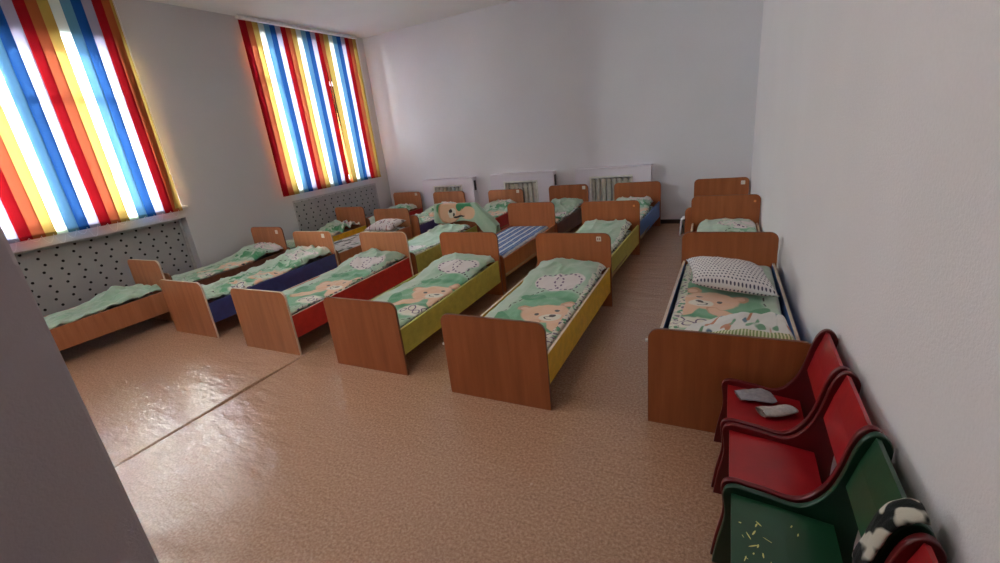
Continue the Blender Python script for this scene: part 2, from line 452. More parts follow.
# floor: one lifted sheet edge along the seam at x = -2.89
SEAM = -2.885
def lip(y): return 0.014*exp(-((y-1.62)/0.26)**2) + 0.001
def floor_h(x, y):
    h = 0.0
    if x < SEAM: h += lip(y)*exp((x-SEAM)/0.10)
    return h
bm = bmesh.new()
xs = [-5.9, -5.0, -4.2, -3.7, -3.4] + [-3.3 + 0.05*i for i in range(8)] + [-2.91, SEAM-0.001]
ys = [-2.25 + 0.06*i for i in range(int(9.0/0.06)+1)]
def sheet(xs):
    g = [[bm.verts.new((x, y, floor_h(x, y))) for y in ys] for x in xs]
    for i in range(len(xs)-1):
        for j in range(len(ys)-1): bm.faces.new((g[i][j], g[i+1][j], g[i+1][j+1], g[i][j+1]))
    return g
g1 = sheet(xs)
for j in range(len(ys)-1):   # the cut edge of the left sheet
    a, b = g1[-1][j], g1[-1][j+1]
    c = bm.verts.new((SEAM-0.001, ys[j+1], -0.003)); d = bm.verts.new((SEAM-0.001, ys[j], -0.003))
    bm.faces.new((a, d, c, b))
sheet([SEAM+0.0015, -2.4, -1.6, -0.8, 0.0, 0.9])
struct('floor', bm, M['floor'], smooth=True)
bm = bmesh.new(); box(bm, -6.0, 1.0, -2.4, 6.9, -0.12, -0.006)
struct('floor_slab', bm, M['slab_grey'])

bm = bmesh.new(); box(bm, -6.0, 0.9, -2.4, 6.9, HC, HC+0.1)
struct('ceiling', bm, M['ceiling'])
bm = bmesh.new(); box(bm, -6.0, 0.8, D, D+0.2, -0.05, HC+0.05)
struct('wall_back', bm, M['wall'])
bm = bmesh.new()
prism(bm, [(xr(D)-0.0, D+0.01), (xr(D)+0.25, D+0.01), (xr(YB)+0.25, YB-0.2), (xr(YB), YB-0.2)], -0.05, HC+0.05, 'z')
struct('wall_right', bm, M['wall_r'])
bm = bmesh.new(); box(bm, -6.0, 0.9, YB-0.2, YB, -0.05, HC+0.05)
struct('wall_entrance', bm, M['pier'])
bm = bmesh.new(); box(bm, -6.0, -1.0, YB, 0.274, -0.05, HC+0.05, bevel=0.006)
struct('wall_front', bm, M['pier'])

# left wall with two windows and two recesses below them
W1 = dict(y0=0.33, y1=2.998, z0=1.045, z1=2.71); W2 = dict(y0=4.40, y1=6.30, z0=0.985, z1=2.98)  # near window and blind extended unseen behind the pier for more light
N1 = dict(y0=0.30, y1=3.0, z0=0.05, z1=0.93); N2 = dict(y0=4.47, y1=6.27, z0=0.05, z1=0.85)
TW = 0.36
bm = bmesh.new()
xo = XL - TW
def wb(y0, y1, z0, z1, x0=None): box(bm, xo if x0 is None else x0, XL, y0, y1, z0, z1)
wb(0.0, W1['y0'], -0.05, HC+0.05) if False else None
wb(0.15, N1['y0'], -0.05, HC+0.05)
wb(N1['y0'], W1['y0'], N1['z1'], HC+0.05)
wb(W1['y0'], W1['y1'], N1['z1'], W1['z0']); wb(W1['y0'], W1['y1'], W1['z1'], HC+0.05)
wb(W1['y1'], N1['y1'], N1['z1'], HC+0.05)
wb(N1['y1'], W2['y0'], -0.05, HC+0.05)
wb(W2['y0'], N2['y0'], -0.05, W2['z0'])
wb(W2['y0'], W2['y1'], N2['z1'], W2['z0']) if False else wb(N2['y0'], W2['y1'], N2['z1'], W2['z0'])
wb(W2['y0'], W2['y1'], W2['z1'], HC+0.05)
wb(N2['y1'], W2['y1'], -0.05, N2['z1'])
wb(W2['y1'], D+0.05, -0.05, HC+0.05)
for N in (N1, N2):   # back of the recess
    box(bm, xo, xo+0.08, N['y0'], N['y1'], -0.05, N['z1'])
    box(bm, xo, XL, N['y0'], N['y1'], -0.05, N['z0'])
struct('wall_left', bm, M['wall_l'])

def window(name, W):
    y0, y1, z0, z1 = W['y0'], W['y1'], W['z0'], W['z1']
    x0, x1 = XL-0.27, XL-0.21
    bm = bmesh.new(); t = 0.06
    box(bm, x0, x1, y0, y0+t, z0, z1, bevel=0.004); box(bm, x0, x1, y1-t, y1, z0, z1, bevel=0.004)
    box(bm, x0, x1, y0+t, y1-t, z0, z0+t, bevel=0.004); box(bm, x0, x1, y0+t, y1-t, z1-t, z1, bevel=0.004)
    r = struct(name, bm, M['white'])
    n = 3; w = (y1-y0-2*t)/n
    for i in range(1, n):
        bm = bmesh.new(); yy = y0+t+w*i
        box(bm, x0, x1, yy-0.035, yy+0.035, z0+t, z1-t, bevel=0.004); link('mullion', bm, M['white'], r)
    bm = bmesh.new(); box(bm, x0+0.005, x1-0.005, y0+t, y1-t, z1-0.52, z1-0.46, bevel=0.004); link('transom', bm, M['white'], r)
    bm = bmesh.new(); box(bm, x0+0.025, x0+0.031, y0+t, y1-t, z0+t, z1-t); link('glass_pane', bm, M['glass'], r)
    bm = bmesh.new(); box(bm, XL-0.21, XL+0.035, y0-0.0, y1+0.05, z0-0.005, z0+0.02, bevel=0.006); link('window_sill', bm, M['white'], r)
window('window_1', W1); window('window_2', W2)

# perforated radiator screens
def screen(N, xp, label, ext):
    r = empty('radiator_screen', (xp, N['y0'], N['z0']))
    tag(r, label, 'radiator screen', 'grey perforated screens under the windows')
    L = N['y1']-N['y0']-0.004; H = N['z1']-N['z0']-0.004
    bm = bmesh.new(); box(bm, -0.004, 0.0, 0.03, L-0.03, 0.03, H-0.03); link('perforated_sheet', bm, M['perf'], r)
    bm = bmesh.new(); b = 0.028
    box(bm, -0.01, 0.012, 0.002, b, 0, H, bevel=0.003); box(bm, -0.01, 0.012, L-b, L, 0, H, bevel=0.003)
    box(bm, -0.01, 0.012, b, L-b, 0, b, bevel=0.003); box(bm, -0.01, 0.012, b, L-b, H-b, H, bevel=0.003)
    link('frame', bm, M['panel_frame'], r)
screen(N1, XL-0.115, 'wide grey perforated radiator screen under the large left window', 0)
screen(N2, XL-0.012, 'grey perforated radiator screen under the far striped-blind window', 0)

# baseboards (dark brown)
bm = bmesh.new(); box(bm, -0.93, xr(D)-0.002, D-0.018, D-0.001, 0.001, 0.06, bevel=0.004); struct('baseboard_back', bm, M['base'])
bm = bmesh.new()
prism(bm, [(xr(D)-0.001, D-0.02), (xr(YB)-0.001, YB+0.02), (xr(YB)-0.014, YB+0.02), (xr(D)-0.014, D-0.02)], 0.001, 0.05, 'z')
struct('baseboard_right', bm, M['base'])

# ------------------------------------------------------------------ vertical blinds
def blind(y0, y1, z0, label, chains, twist=None, n=24, first=0, fab=0, squeeze=False):
    X = -5.505; zt = 3.125; p = (y1-y0)/n
    r = empty('vertical_blind', (X, y0, zt))
    tag(r, label, 'blind', 'striped vertical blinds on the left wall')
    bm = bmesh.new(); box(bm, -0.025, 0.025, -0.02, y1-y0+0.02, 0.012, 0.05, bevel=0.004)
    link('head_rail', bm, M['white'], r)
    for i in range(n):
        yc = (i+0.5)*p; w = p*1.10
        if squeeze: yc = (i+0.5)*p + 0.069 if i < n-2 else (y1-y0-0.072 if i == n-2 else y1-y0-0.038)
        ang = radians(9 + 3*nz(i*1.7, y0))
        sk = 0.0
        if twist is not None and i == twist: ang = radians(62)
        bm = bmesh.new(); nr = 26; rows = []
        for k in range(nr+1):
            z = -(zt-z0)*k/nr
            an = ang
            if twist is not None and i == twist: an = -radians(5 + 62*min(1, k/nr*1.3))
            swy = 0.004*sin(k*0.2+i)*k/nr
            row = []
            for q in range(5):
                s = (q/4-0.5)*w
                bow = 0.0035*(1-(2*q/4-1)**2)
                row.append(bm.verts.new((sin(an)*s+bow*cos(an)+0.004*sin(k*0.12+i*2)*k/nr, yc+cos(an)*s+swy, z)))
            rows.append(row)
        for k in range(nr):
            for q in range(4): bm.faces.new((rows[k][q], rows[k][q+1], rows[k+1][q+1], rows[k+1][q]))
        s = link('slat', bm, BL[fab][SEQ[(i+first) % 7]], r, smooth=True)
        # weighted hem pocket
        bm = bmesh.new()
        an = ang
        box(bm, -0.0035, 0.0035, -w*0.46, w*0.46, -(zt-z0)-0.002, -(zt-z0)+0.030)
        h = link('hem_pocket', bm, BL[fab][SEQ[(i+first) % 7]], s)
        h.location = (0.0035, yc, 0); h.rotation_euler = (0, 0, -an)
    if chains:
        bm = bmesh.new(); rr = random.Random(7); pts = []
        for i in range(n-1):
            ya, yb = (i+0.5)*p, (i+1.5)*p; s = 0.02+0.08*rr.random(); off = 0.01
            pts += [(off+0.008, ya+(yb-ya)*k/8, -(zt-z0)+0.012-s*(1-(2*k/8-1)**2)) for k in range(9 if i == n-2 else 8)]
        tube(bm, pts, 0.0014, 5)
        link('bead_chain', bm, M['white'], r)
    bm = bmesh.new()
    tube(bm, [(0.03, y1-y0-0.01, 0.01), (0.033, y1-y0-0.005, -0.8), (0.03, y1-y0-0.01, -1.7), (0.036, y1-y0+0.002, -1.72), (0.036, y1-y0+0.004, -0.8), (0.034, y1-y0, 0.01)], 0.0014, 5)
    link('pull_cord', bm, M['white'], r)
blind(0.310, 2.945, 1.022, 'large rainbow-striped vertical blind covering the near left window', True, n=31, squeeze=True)
blind(4.300, 6.345, 0.94, 'rainbow-striped vertical blind on the far window, one orange slat twisted open', False, twist=15, fab=1)

# ------------------------------------------------------------------ radiators in boxes on the back wall
def rad_box(x0, x1, h, o0, o1, oz, label, rlabel, vent):
    y0, y1 = D-0.135, D-0.001
    r = empty('radiator_box', ((x0+x1)/2, y1, 0)); tag(r, label, 'radiator box', 'lilac radiator boxes along the back wall')
    w = (x1-x0)/2; cx = (x0+x1)/2; a, b = o0-cx, o1-cx
    bm = bmesh.new(); t = 0.016; dy = y0-y1; zb = 0.14
    box(bm, -w, a, dy, dy+t, 0.0, h-t); box(bm, b, w, dy, dy+t, 0.0, h-t)
    box(bm, a, b, dy, dy+t, oz, h-t); box(bm, a, b, dy, dy+t, 0.0, zb)
    box(bm, -w, -w+t, dy+t, 0, 0, h-t); box(bm, w-t, w, dy+t, 0, 0, h-t)
    link('box_panel', bm, M['cover'], r)
    bm = bmesh.new(); box(bm, -w-0.008, w+0.008, dy-0.008, 0, h-t, h, bevel=0.004); link('top_board', bm, M['cover'], r)
    bm = bmesh.new(); f = 0.022
    box(bm, a-f, a, dy-0.008, dy, zb-f, oz+f); box(bm, b, b+f, dy-0.008, dy, zb-f, oz+f)
    box(bm, a, b, dy-0.008, dy, oz, oz+f); box(bm, a, b, dy-0.008, dy, zb-f, zb)
    link('opening_trim', bm, M['covertrim'], r)
    if vent:
        bm = bmesh.new()
        box(bm, w, w+0.006, dy+0.035, dy+0.10, h-0.215, h-0.055, bevel=0.002)
        link('side_vent', bm, M['black'], r)
    # radiator inside
    q = empty('radiator', (cx, y1, 0)); tag(q, rlabel, 'radiator', 'ribbed radiators inside the back wall boxes')
    k = 0; x = a-0.02
    while x < b+0.02:
        bm = bmesh.new(); box(bm, x, x+0.058, dy+0.045, dy+0.105, 0.16, oz-0.02, bevel=0.018)
        link('radiator_column', bm, M['radiator'], q); x += 0.078
    for z in (0.20, oz-0.08):
        bm = bmesh.new(); tube(bm, [(a-0.03, dy+0.075, z), (b+0.05, dy+0.075, z)], 0.016, 10)
        link('pipe', bm, M['radiator'], q)
rad_box(-4.73, -3.73, 0.815, -4.479, -3.959, 0.69, 'lilac radiator box nearest the window corner, black side vent', 'cream radiator ribs inside the left radiator box', True)
rad_box(-3.397, -2.333, 0.835, -3.144, -2.617, 0.698, 'middle lilac radiator box behind the bed with white pillow end', 'cream radiator ribs inside the middle radiator box', True)
rad_box(-1.994, -0.933, 0.84, -1.762, -1.199, 0.702, 'rightmost lilac radiator box behind the blue-railed bed', 'cream radiator ribs inside the right radiator box', False)
for o in bpy.data.objects:
    if o.name.startswith('radiator_box.001'): o['label'] = 'middle of the three lilac radiator boxes on the back wall'

# ------------------------------------------------------------------ beds
TH = 0.017
def board(name, w, h, ax, mats, parent, y, r=0.055):
    pts = [(0, 0), (w, 0)]
    for k in range(7): a = k/6*pi/2; pts.append((w-r+r*cos(a), h-r+r*sin(a)))
    for k in range(7): a = pi/2+k/6*pi/2; pts.append((r+r*cos(a), h-r+r*sin(a)))
    bm = bmesh.new(); prism(bm, pts, y-TH/2, y+TH/2, 'y', 0, 1, bevel=0.002)
    return link(name, bm, mats, parent)

def sticker(x, z, y, parent, kind, s=0.02):
    if kind == 'dot': s = 0.011
    if kind == 'w': s = 0.024
    bm = bmesh.new(); pts = []
    for cx, cz, a0 in ((s-.004, s-.004, 0), (-s+.004, s-.004, 90), (-s+.004, -s+.004, 180), (s-.004, -s+.004, 270)):
        for k in range(3): a = radians(a0+k*45); pts.append((x+cx+.004*cos(a), z+cz+.004*sin(a)))
    prism(bm, pts, y, y-0.001, 'y')
    o = link('sticker', bm, M['orange_dot'] if kind == 'dot' else M['sticker'], parent)
    if kind == 'fig':
        bm = bmesh.new()
        for dx in (-0.008, 0.008):
            ps = [(x+dx+0.0055*cos(2*pi*k/10), z+0.010*sin(2*pi*k/10)) for k in range(10)]
            prism(bm, ps, y-0.001, y-0.0018, 'y')
        link('print', bm, M['pink_dot'], o)
    return o

# name: x, y, width, length, foot height, head height, rail, edge, foot wood, label, head taper
BEDS = {}
def bed(key, x, y, w, L, hf, hh, rail, label, edge='edge_b', wd='wood', rz=0.0, stick=None, xh=None, wh=None, rail_edge=None, railtop=(0.325, 0.345), rail_in=None, foot_in=0.0):
    r = empty('childrens_bed', (x, y, 0), rz)
    tag(r, label, 'bed', 'small wooden beds in rows')
    bm_m = [M[wd], M[edge]]
    fb = board('footboard', w-foot_in, hf, None, bm_m, r, TH/2)
    wh = wh or w; dx = 0 if xh is None else xh - x
    hb = board('headboard', wh, hh, None, bm_m, r, L-TH/2)
    hb.location.x = dx
    for side in (0, 1):
        bm = bmesh.new(); xa = 0.012 if side == 0 else w-foot_in-0.012-0.016
        xb = dx+0.012 if side == 0 else dx+wh-0.012-0.016
        za = 0.142; f, h = railtop
        pts = [(xa, TH+.001, za), (xa+.016, TH+.001, za), (xb+.016, L-TH-.001, za-0.008), (xb, L-TH-.001, za-0.008), (xa, TH+.001, f), (xa+.016, TH+.001, f), (xb+.016, L-TH-.001, h), (xb, L-TH-.001, h)]
        vs = [bm.verts.new(p) for p in pts]
        for q, mi in (((3,2,1,0),0), ((4,5,6,7),1), ((0,1,5,4),0), ((1,2,6,5),0), ((2,3,7,6),0), ((3,0,4,7),0)):
            bm.faces.new([vs[i] for i in q]).material_index = mi
        mm = [M[rail], M[rail_edge or 'edge_c']]
        link('side_rail', bm, mm, r)
    bm = bmesh.new(); box(bm, max(0.0, dx)+0.030, min(w, dx+wh)-0.030, TH+.002, L-TH-.002, 0.160, 0.175); link('bed_base', bm, M['ply'], r)
    if stick:
        sx, sz, k = stick; sticker(sx-(x+dx), sz, L-TH-0.0005, hb, k)
        hb.children[-1].location.x = 0
    BEDS[key] = (x, y, w-foot_in, L, hf, hh, dx, wh, rz)
    return r

def grid_mesh(name, f, nu, nv, mat, thick=0.012, parent=None, uvf=None):
    bm = bmesh.new(); uvl = bm.loops.layers.uv.new('UVMap')
    g = [[bm.verts.new(f(i/nu, j/nv)) for j in range(nv+1)] for i in range(nu+1)]
    for i in range(nu):
        for j in range(nv):
            fc = bm.faces.new((g[i][j], g[i+1][j], g[i+1][j+1], g[i][j+1]))
            for lp, (a, b) in zip(fc.loops, ((i, j), (i+1, j), (i+1, j+1), (i, j+1))):
                lp[uvl].uv = uvf(a/nu, b/nv) if uvf else (a/nu, b/nv)
    o = link(name, bm, mat, parent, smooth=True)
    if thick:
        m = o.modifiers.new('thickness', 'SOLIDIFY'); m.thickness = thick; m.offset = -1
    return o

def mattress(key, mat, label, zt=0.325, zh=None):
    x, y, w, L, hf, hh, dx, wh, rz = BEDS[key]
    zh = zh or zt
    x0, x1 = max(0, dx)+0.033, min(w, dx+wh)-0.033
    y0, y1 = TH+0.006, L-TH-0.006
    nu, nv, nz_ = 12, 30, 4
    bm = bmesh.new(); uvl = bm.loops.layers.uv.new('UVMap')
    # rounded slab as a closed lofted grid around the cross-section
    ring = []
    W = x1-x0; r = 0.03
    H = zt-0.178
    def sec():
        pts = []
        for cx, cz, a0 in ((W-r, H-r, 0), (r, H-r, 90), (r, r, 180), (W-r, r, 270)):
            for k in range(5): a = radians(a0+k*22.5); pts.append((cx+r*cos(a), cz+r*sin(a)))
            if a0 == 0:
                for k in range(1, 10): pts.append((W-r-(W-2*r)*k/10, H))
        return pts
    S = sec(); rings = []
    for j in range(nv+1):
        t = j/nv; yy = y0+(y1-y0)*t
        e = min(1, min(t, 1-t)*nv/1.5)*0.02
        rr = []
        for (px, pz) in S:
            hz = 0.004*nz(px*7+x*3, yy*6) if pz > H*0.7 else 0
            s = 1 - (0.02-e)/W
            rr.append(bm.verts.new((x0+W/2+(px-W/2)*s, yy, 0.178+H/2+(pz-H/2)*(1-(0.02-e)/H)+hz + (zh-zt)*t*(pz/H))))
        rings.append(rr)
    n = len(S)
    per = [0]
    for k in range(n): per.append(per[-1]+sqrt((S[(k+1)%n][0]-S[k][0])**2+(S[(k+1)%n][1]-S[k][1])**2))
    for j in range(nv):
        for k in range(n):
            fc = bm.faces.new((rings[j][k], rings[j+1][k], rings[j+1][(k+1)%n], rings[j][(k+1)%n]))
            for lp, (jj, kk) in zip(fc.loops, ((j,k),(j+1,k),(j+1,k+1),(j,k+1))): lp[uvl].uv = (per[kk], jj/nv*(y1-y0))
    bm.faces.new(rings[0]); bm.faces.new(rings[-1][::-1])
    bmesh.ops.recalc_face_normals(bm, faces=bm.faces)
    o = link('mattress', bm, mat, None, smooth=True, loc=(x, y, 0), rot=(0, 0, rz))
    tag(o, label, 'mattress', 'thin mattresses on the small beds')
    return o

def blanket(key, mat, label, seed=0, amp=0.010, rise=0.055, v0=0.0, v1=1.0, u0=0.0, u1=1.0, over=(0, 0), flip=False, zt=0.340, pill=0.72, ridge=0.0, uvo=(0, 0), messy=0.0, drop=0.012, mound=None):
    """over=(left, right): how far the cloth reaches over the rail (m), hanging down outside"""
    x, y, w, L, hf, hh, dx, wh, rz = BEDS[key]
    xa, xb = max(0, dx)+0.036, min(w, dx+wh)-0.036
    ya, yb = TH+0.012, L-TH-0.012
    rnd = random.Random(seed)
    ph = [rnd.uniform(0, 50) for _ in range(6)]
    def f(u, v):
        uu = u0+(u1-u0)*u; vv = v0+(v1-v0)*v
        wob = 0.014*nz(vv*5+ph[0], 1.3) ; wob2 = 0.014*nz(vv*5+ph[1], 7.3)
        if v0 > 0: vv += 0.03*nz(uu*5, ph[2])*(1-v)**3
        X = xa+(xb-xa)*uu + (wob*(1-u)+wob2*u)*(0.5 if over == (0, 0) else 1)
        X = min(max(X, xa-0.0), xb+0.0)
        Y = ya+(yb-ya)*vv
        # pillow below the cloth near the headboard
        s = 1/(1+exp(-(vv-pill)/0.045)); e = max(0.0, 1-abs(2*u-1)**5)
        z = zt + rise*s*(0.35+0.65*e) - 0.010*max(0, (vv-0.955)/0.045)**2
        # long soft folds, wrinkles
        n1 = nz(uu*2.2+ph[3], vv*4.5+ph[4]); n2 = nz(uu*5+vv*7+ph[5], vv*9-uu*4)
        rg = 1-abs(nz(uu*3.0+vv*5.5+ph[2], vv*4.2-uu*2.1+ph[0]))*2.2
        rg = max(0, rg)**4
        n3 = nz(uu*14+ph[1], vv*26+ph[2])
        z += amp*1.35*(0.9*n1+0.6*n2+0.25*n3) + (0.014+ridge)*rg*(0.35+0.65*s if messy == 0 else 1)
        if messy:
            m = messy*(0.3+0.7*s)
            z += m*(abs(nz(uu*4+ph[0], vv*8+ph[3]))*1.4 + 0.5*abs(nz(uu*9+ph[5], vv*15+ph[1])))
        if mound:
            mu, mv, mr, mh = mound
            d = ((uu-mu)*0.6)**2+((vv-mv)*1.4)**2
            z += mh*exp(-d/(mr*mr))*(1+0.35*nz(uu*9+ph[2], vv*15))
        z = max(z, zt-0.002)
        # edges turn down
        for side, d in ((0, u), (1, 1-u)):
            ov = over[side]
            if ov == 0:
                if d < 0.06: z -= drop*((0.06-d)/0.06)**2 if (u0, u1) == (0.0, 1.0) else 0
        return [X, Y, z]
    # extended columns for overhang
    nu, nv = 44, 96
    oL, oR = over
    W = xb-xa
    def g(u, v):
        tot = W+oL+oR; s = u*tot
        if s < oL:
            p = f(0, v); t = oL-s
            return _hang(p, t, -1, v)
        if s > oL+W:
            p = f(1, v); t = s-oL-W
            return _hang(p, t, 1, v)
        return f((s-oL)/W, v)
    def _hang(p, t, sg, v):
        lim = 0.065            # run across the rail first, then hang
        a = min(t, lim); b = max(0, t-lim)
        k = 0.75+0.35*nz(v*8+ph[4], 2.2)
        b *= k
        rz_ = 0.362
        zz = p[2] + (max(rz_, p[2]-0.01)-p[2])*min(1, a/0.03)
        return [p[0]+sg*(a + 0.006*sin(v*40+ph[1])*min(1, b/0.03)), p[1], zz - b]
    Lm = (yb-ya)*(v1-v0)
    def uvf(u, v):
        a = (1-u if flip else u)*(W+oL+oR)*(u1-u0)/1.0
        return (a+uvo[0]+(u0*W if not flip else 0), v*Lm+v0*(yb-ya)+uvo[1])
    o = grid_mesh('blanket', g, nu, nv, mat, 0.010, uvf=uvf)
    o.location = (x, y, 0); o.rotation_euler = (0, 0, rz)
    tag(o, label, 'blanket', 'plush blankets on the small beds')
    return o

def pillow(loc, rot, w, d, h, mat, label, seed=0, uvs=1.0, shear=0.0):
    bm = bmesh.new(); uvl = bm.loops.layers.uv.new('UVMap'); N = 26
    def prof(a, b):
        ea = max(0, 1-abs(a)**3.2); eb = max(0, 1-abs(b)**3.2)
        return (ea*eb)**0.55
    G = {}
    for sgn in (1, -1):
        for i in range(N+1):
            for j in range(N+1):
                a = 2*i/N-1; b = 2*j/N-1
                if sgn == -1 and (i in (0, N) or j in (0, N)): G[(sgn, i, j)] = G[(1, i, j)]; continue
                pin = 1-0.09*(1-abs(a)**2)*abs(b)**2 ; pin2 = 1-0.09*(1-abs(b)**2)*abs(a)**2
                z = sgn*h*0.5*prof(a, b)*(0.75 if sgn == -1 else 1.15)
                if sgn == 1: z += 0.010*nz(a*2.4+seed, b*2.4)*prof(a, b)+0.007*nz(a*6+seed, b*5)*prof(a, b)
                G[(sgn, i, j)] = bm.verts.new((a*w/2*pin2+shear*b*d/2, b*d/2*pin, z))
    for sgn in (1, -1):
        for i in range(N):
            for j in range(N):
                q = [(i, j), (i+1, j), (i+1, j+1), (i, j+1)]
                if sgn == -1: q = q[::-1]
                fc = bm.faces.new([G[(sgn, *k)] for k in q])
                for lp, k in zip(fc.loops, q): lp[uvl].uv = (k[0]/N*w*uvs, k[1]/N*d*uvs)
    o = link('pillow', bm, mat, None, smooth=True, loc=loc, rot=rot)
    tag(o, label, 'pillow', 'pillows left out on the beds')
    return o

# row nearest the camera, left to right
bed('E1', -5.545, 0.79, 0.60, 1.49, 0.50, 0.650, 'wood_o', 'brown bed along the left wall directly below the large striped blind', wd='wood_o', edge='edge_c', xh=-5.50, wh=0.575, rail_edge='wood_o')
bed('D1', -4.675, 2.10, 0.645, 1.54, 0.528, 0.612, 'navy', 'front-row bed with dark blue side rails and cream-edged brown boards', wd='wood_o', edge='edge_c', stick=(-4.159, 0.560, 'w'), xh=-4.665, wh=0.64, rail_edge='navy')
bed('C1', -3.565, 2.06, 0.65, 1.54, 0.528, 0.615, 'red', 'front-row bed with red side rails, between the blue and the lime one', wd='wood_o', edge='edge_c', xh=-3.565, wh=0.64)
bed('B1', -2.505, 2.05, 0.64, 1.535, 0.528, 0.618, 'lime', 'front-row bed with lime green side rails and brown footboard', xh=-2.505, wh=0.635, rail_edge='lime')
bed('A1', -1.462, 1.965, 0.652, 1.54, 0.530, 0.632, 'yellow', 'front-row bed with yellow side rails standing in the middle of the floor', stick=(-0.906, 0.585, 'fig'), xh=-1.455, wh=0.645)
bed('G', -0.305, 2.03, 0.68, 1.545, 0.530, 0.625, 'blue', 'bed by the right wall with dotted pillow, cream-topped blue rails', xh=-0.285, wh=0.63, railtop=(0.38, 0.40))
# second row
bed('E2', -5.545, 2.325, 0.61, 1.385, 0.50, 0.650, 'wood_d', 'dark-railed brown bed by the left wall, second from the entrance', wd='wood_o', xh=-5.525, wh=0.60, stick=(-5.033, 0.588, 'w'), rail_edge='wood_d')
bed('D2', -4.640, 3.68, 0.64, 1.38, 0.375, 0.600, 'wood_o', 'brown-railed bed holding a white mattress, behind the dark blue bed', wd='wood_o', xh=-4.635, wh=0.64, rail_edge='wood_o', foot_in=0.045)
bed('C2', -3.515, 3.66, 0.64, 1.40, 0.375, 0.615, 'lime', 'lime-railed bed behind the red one, headboard covered by a bear blanket', xh=-3.51, wh=0.60, rail_edge='lime', foot_in=0.045)
bed('B2', -2.470, 3.66, 0.64, 1.40, 0.375, 0.626, 'wood', 'brown-railed bed with bare blue striped mattress and plain headboard', xh=-2.450, wh=0.62, stick=(-1.93, 0.575, 'none') if False else None, rail_edge='wood', foot_in=0.045)
bed('A2', -1.490, 3.54, 0.65, 1.50, 0.375, 0.620, 'lime', 'lime-railed bed directly behind the yellow-railed bed', stick=(-0.902, 0.560, 'dot'), xh=-1.495, wh=0.655, rail_edge='lime', foot_in=0.045)
bed('H', -0.280, 3.61, 0.62, 1.50, 0.42, 0.632, 'wood', 'second bed along the right wall, pale blanket showing before its headboard', stick=(0.259, 0.565, 'dot'), xh=-0.325, wh=0.635)
# back rows
bed('E3', -5.535, 3.76, 0.62, 1.37, 0.375, 0.630, 'yellow', 'orange-yellow railed bed below the far blind', wd='wood_o', xh=-5.475, wh=0.59, foot_in=0.045)
bed('E4', -5.50, 5.16, 0.64, 1.31, 0.45, 0.632, 'red', 'red-railed bed in the far left corner beside the far window', wd='wood_o', xh=-5.392, wh=0.60, stick=(-4.885, 0.59, 'w'), rail_edge='red')
bed('D3', -4.55, 5.12, 0.64, 1.345, 0.48, 0.610, 'navy', 'dark blue railed bed against the leftmost radiator box', wd='wood_o', xh=-4.525, wh=0.625, rail_edge='navy')
bed('C3', -3.48, 5.12, 0.64, 1.345, 0.375, 0.601, 'red', 'red-railed bed in front of the middle radiator box', wd='wood_o', xh=-3.452, wh=0.615, stick=(-2.924, 0.565, 'w'), rail_edge='red', foot_in=0.045)
bed('B3', -2.43, 5.12, 0.64, 1.345, 0.375, 0.627, 'wood_d', 'dark brown railed bed between the middle and right radiator boxes', xh=-2.410, wh=0.605, stick=(-1.867, 0.578, 'w'), rail_edge='wood_d', foot_in=0.045)
bed('A3', -1.46, 5.09, 0.65, 1.375, 0.375, 0.620, 'blue', 'bright blue railed bed in front of the right radiator box', xh=-1.430, wh=0.630, rail_edge='blue', foot_in=0.045)
bed('I', -0.388, 5.125, 0.64, 1.345, 0.508, 0.620, 'wood', 'farthest bed along the right wall, white sticker on its headboard', xh=-0.385, wh=0.635, stick=(0.181, 0.555, 'w'))

def side_cap(key, z):
    # light plastic cap on the left edge of the footboard
    x, y = BEDS[key][:2]
    root = [o for o in bpy.data.objects if o.name.startswith('childrens_bed') and abs(o.location.x-x) < 1e-4 and abs(o.location.y-y) < 1e-4][0]
    bm = bmesh.new(); tube(bm, [(-0.012, TH/2, z), (-0.011, TH/2, z), (-0.004, TH/2, z), (-0.0005, TH/2, z)], 0.0085, 12)
    link('screw_cap', bm, M['sticker'], root)
side_cap('A1', 0.33); side_cap('G', 0.46)

for k, m, l in (
  ('A1', 'sheet', 'thin leaf-print mattress in the yellow-railed bed'),
  ('B1', 'sheet', 'thin leaf-print mattress in the front lime-railed bed'),
  ('C1', 'sheet', 'thin leaf-print mattress in the front red-railed bed'),
  ('D1', 'sheet', 'thin leaf-print mattress in the front dark blue railed bed'),
  ('E1', 'sheet', 'thin mattress on the bed below the large blind'),
  ('E2', 'lilac_sheet', 'lilac grey mattress edge showing above the dark rail by the left wall'),
  ('G', 'sheet', 'mattress under the dotted pillow in the bed by the right wall'),
  ('H', 'sheet', 'mattress in the second bed along the right wall'),
  ('I', 'sheet', 'mattress in the farthest bed along the right wall'),
  ('A2', 'sheet', 'mattress in the lime-railed bed behind the yellow bed'),
  ('A3', 'sheet', 'mattress in the bright blue railed bed'),
  ('B3', 'sheet', 'mattress in the dark brown railed far bed'),
  ('C2', 'sheet', 'mattress in the lime-railed bed with the draped headboard'),
  ('C3', 'sheet', 'mattress in the red-railed bed before the middle radiator box'),
  ('D3', 'sheet', 'mattress in the dark blue bed against the left radiator box'),
  ('E3', 'sheet', 'mattress in the orange-yellow railed bed below the far blind'),
  ('E4', 'sheet', 'mattress in the red-railed bed in the far left corner')):
    mattress(k, M[m], l, 0.298)
mattress('B2', M['stripe'], 'bare blue and white striped mattress in a brown bed', 0.345)
mattress('D2', M['sheet_w'], 'white mattress with black marks in a brown bed behind the dark blue one', 0.345)

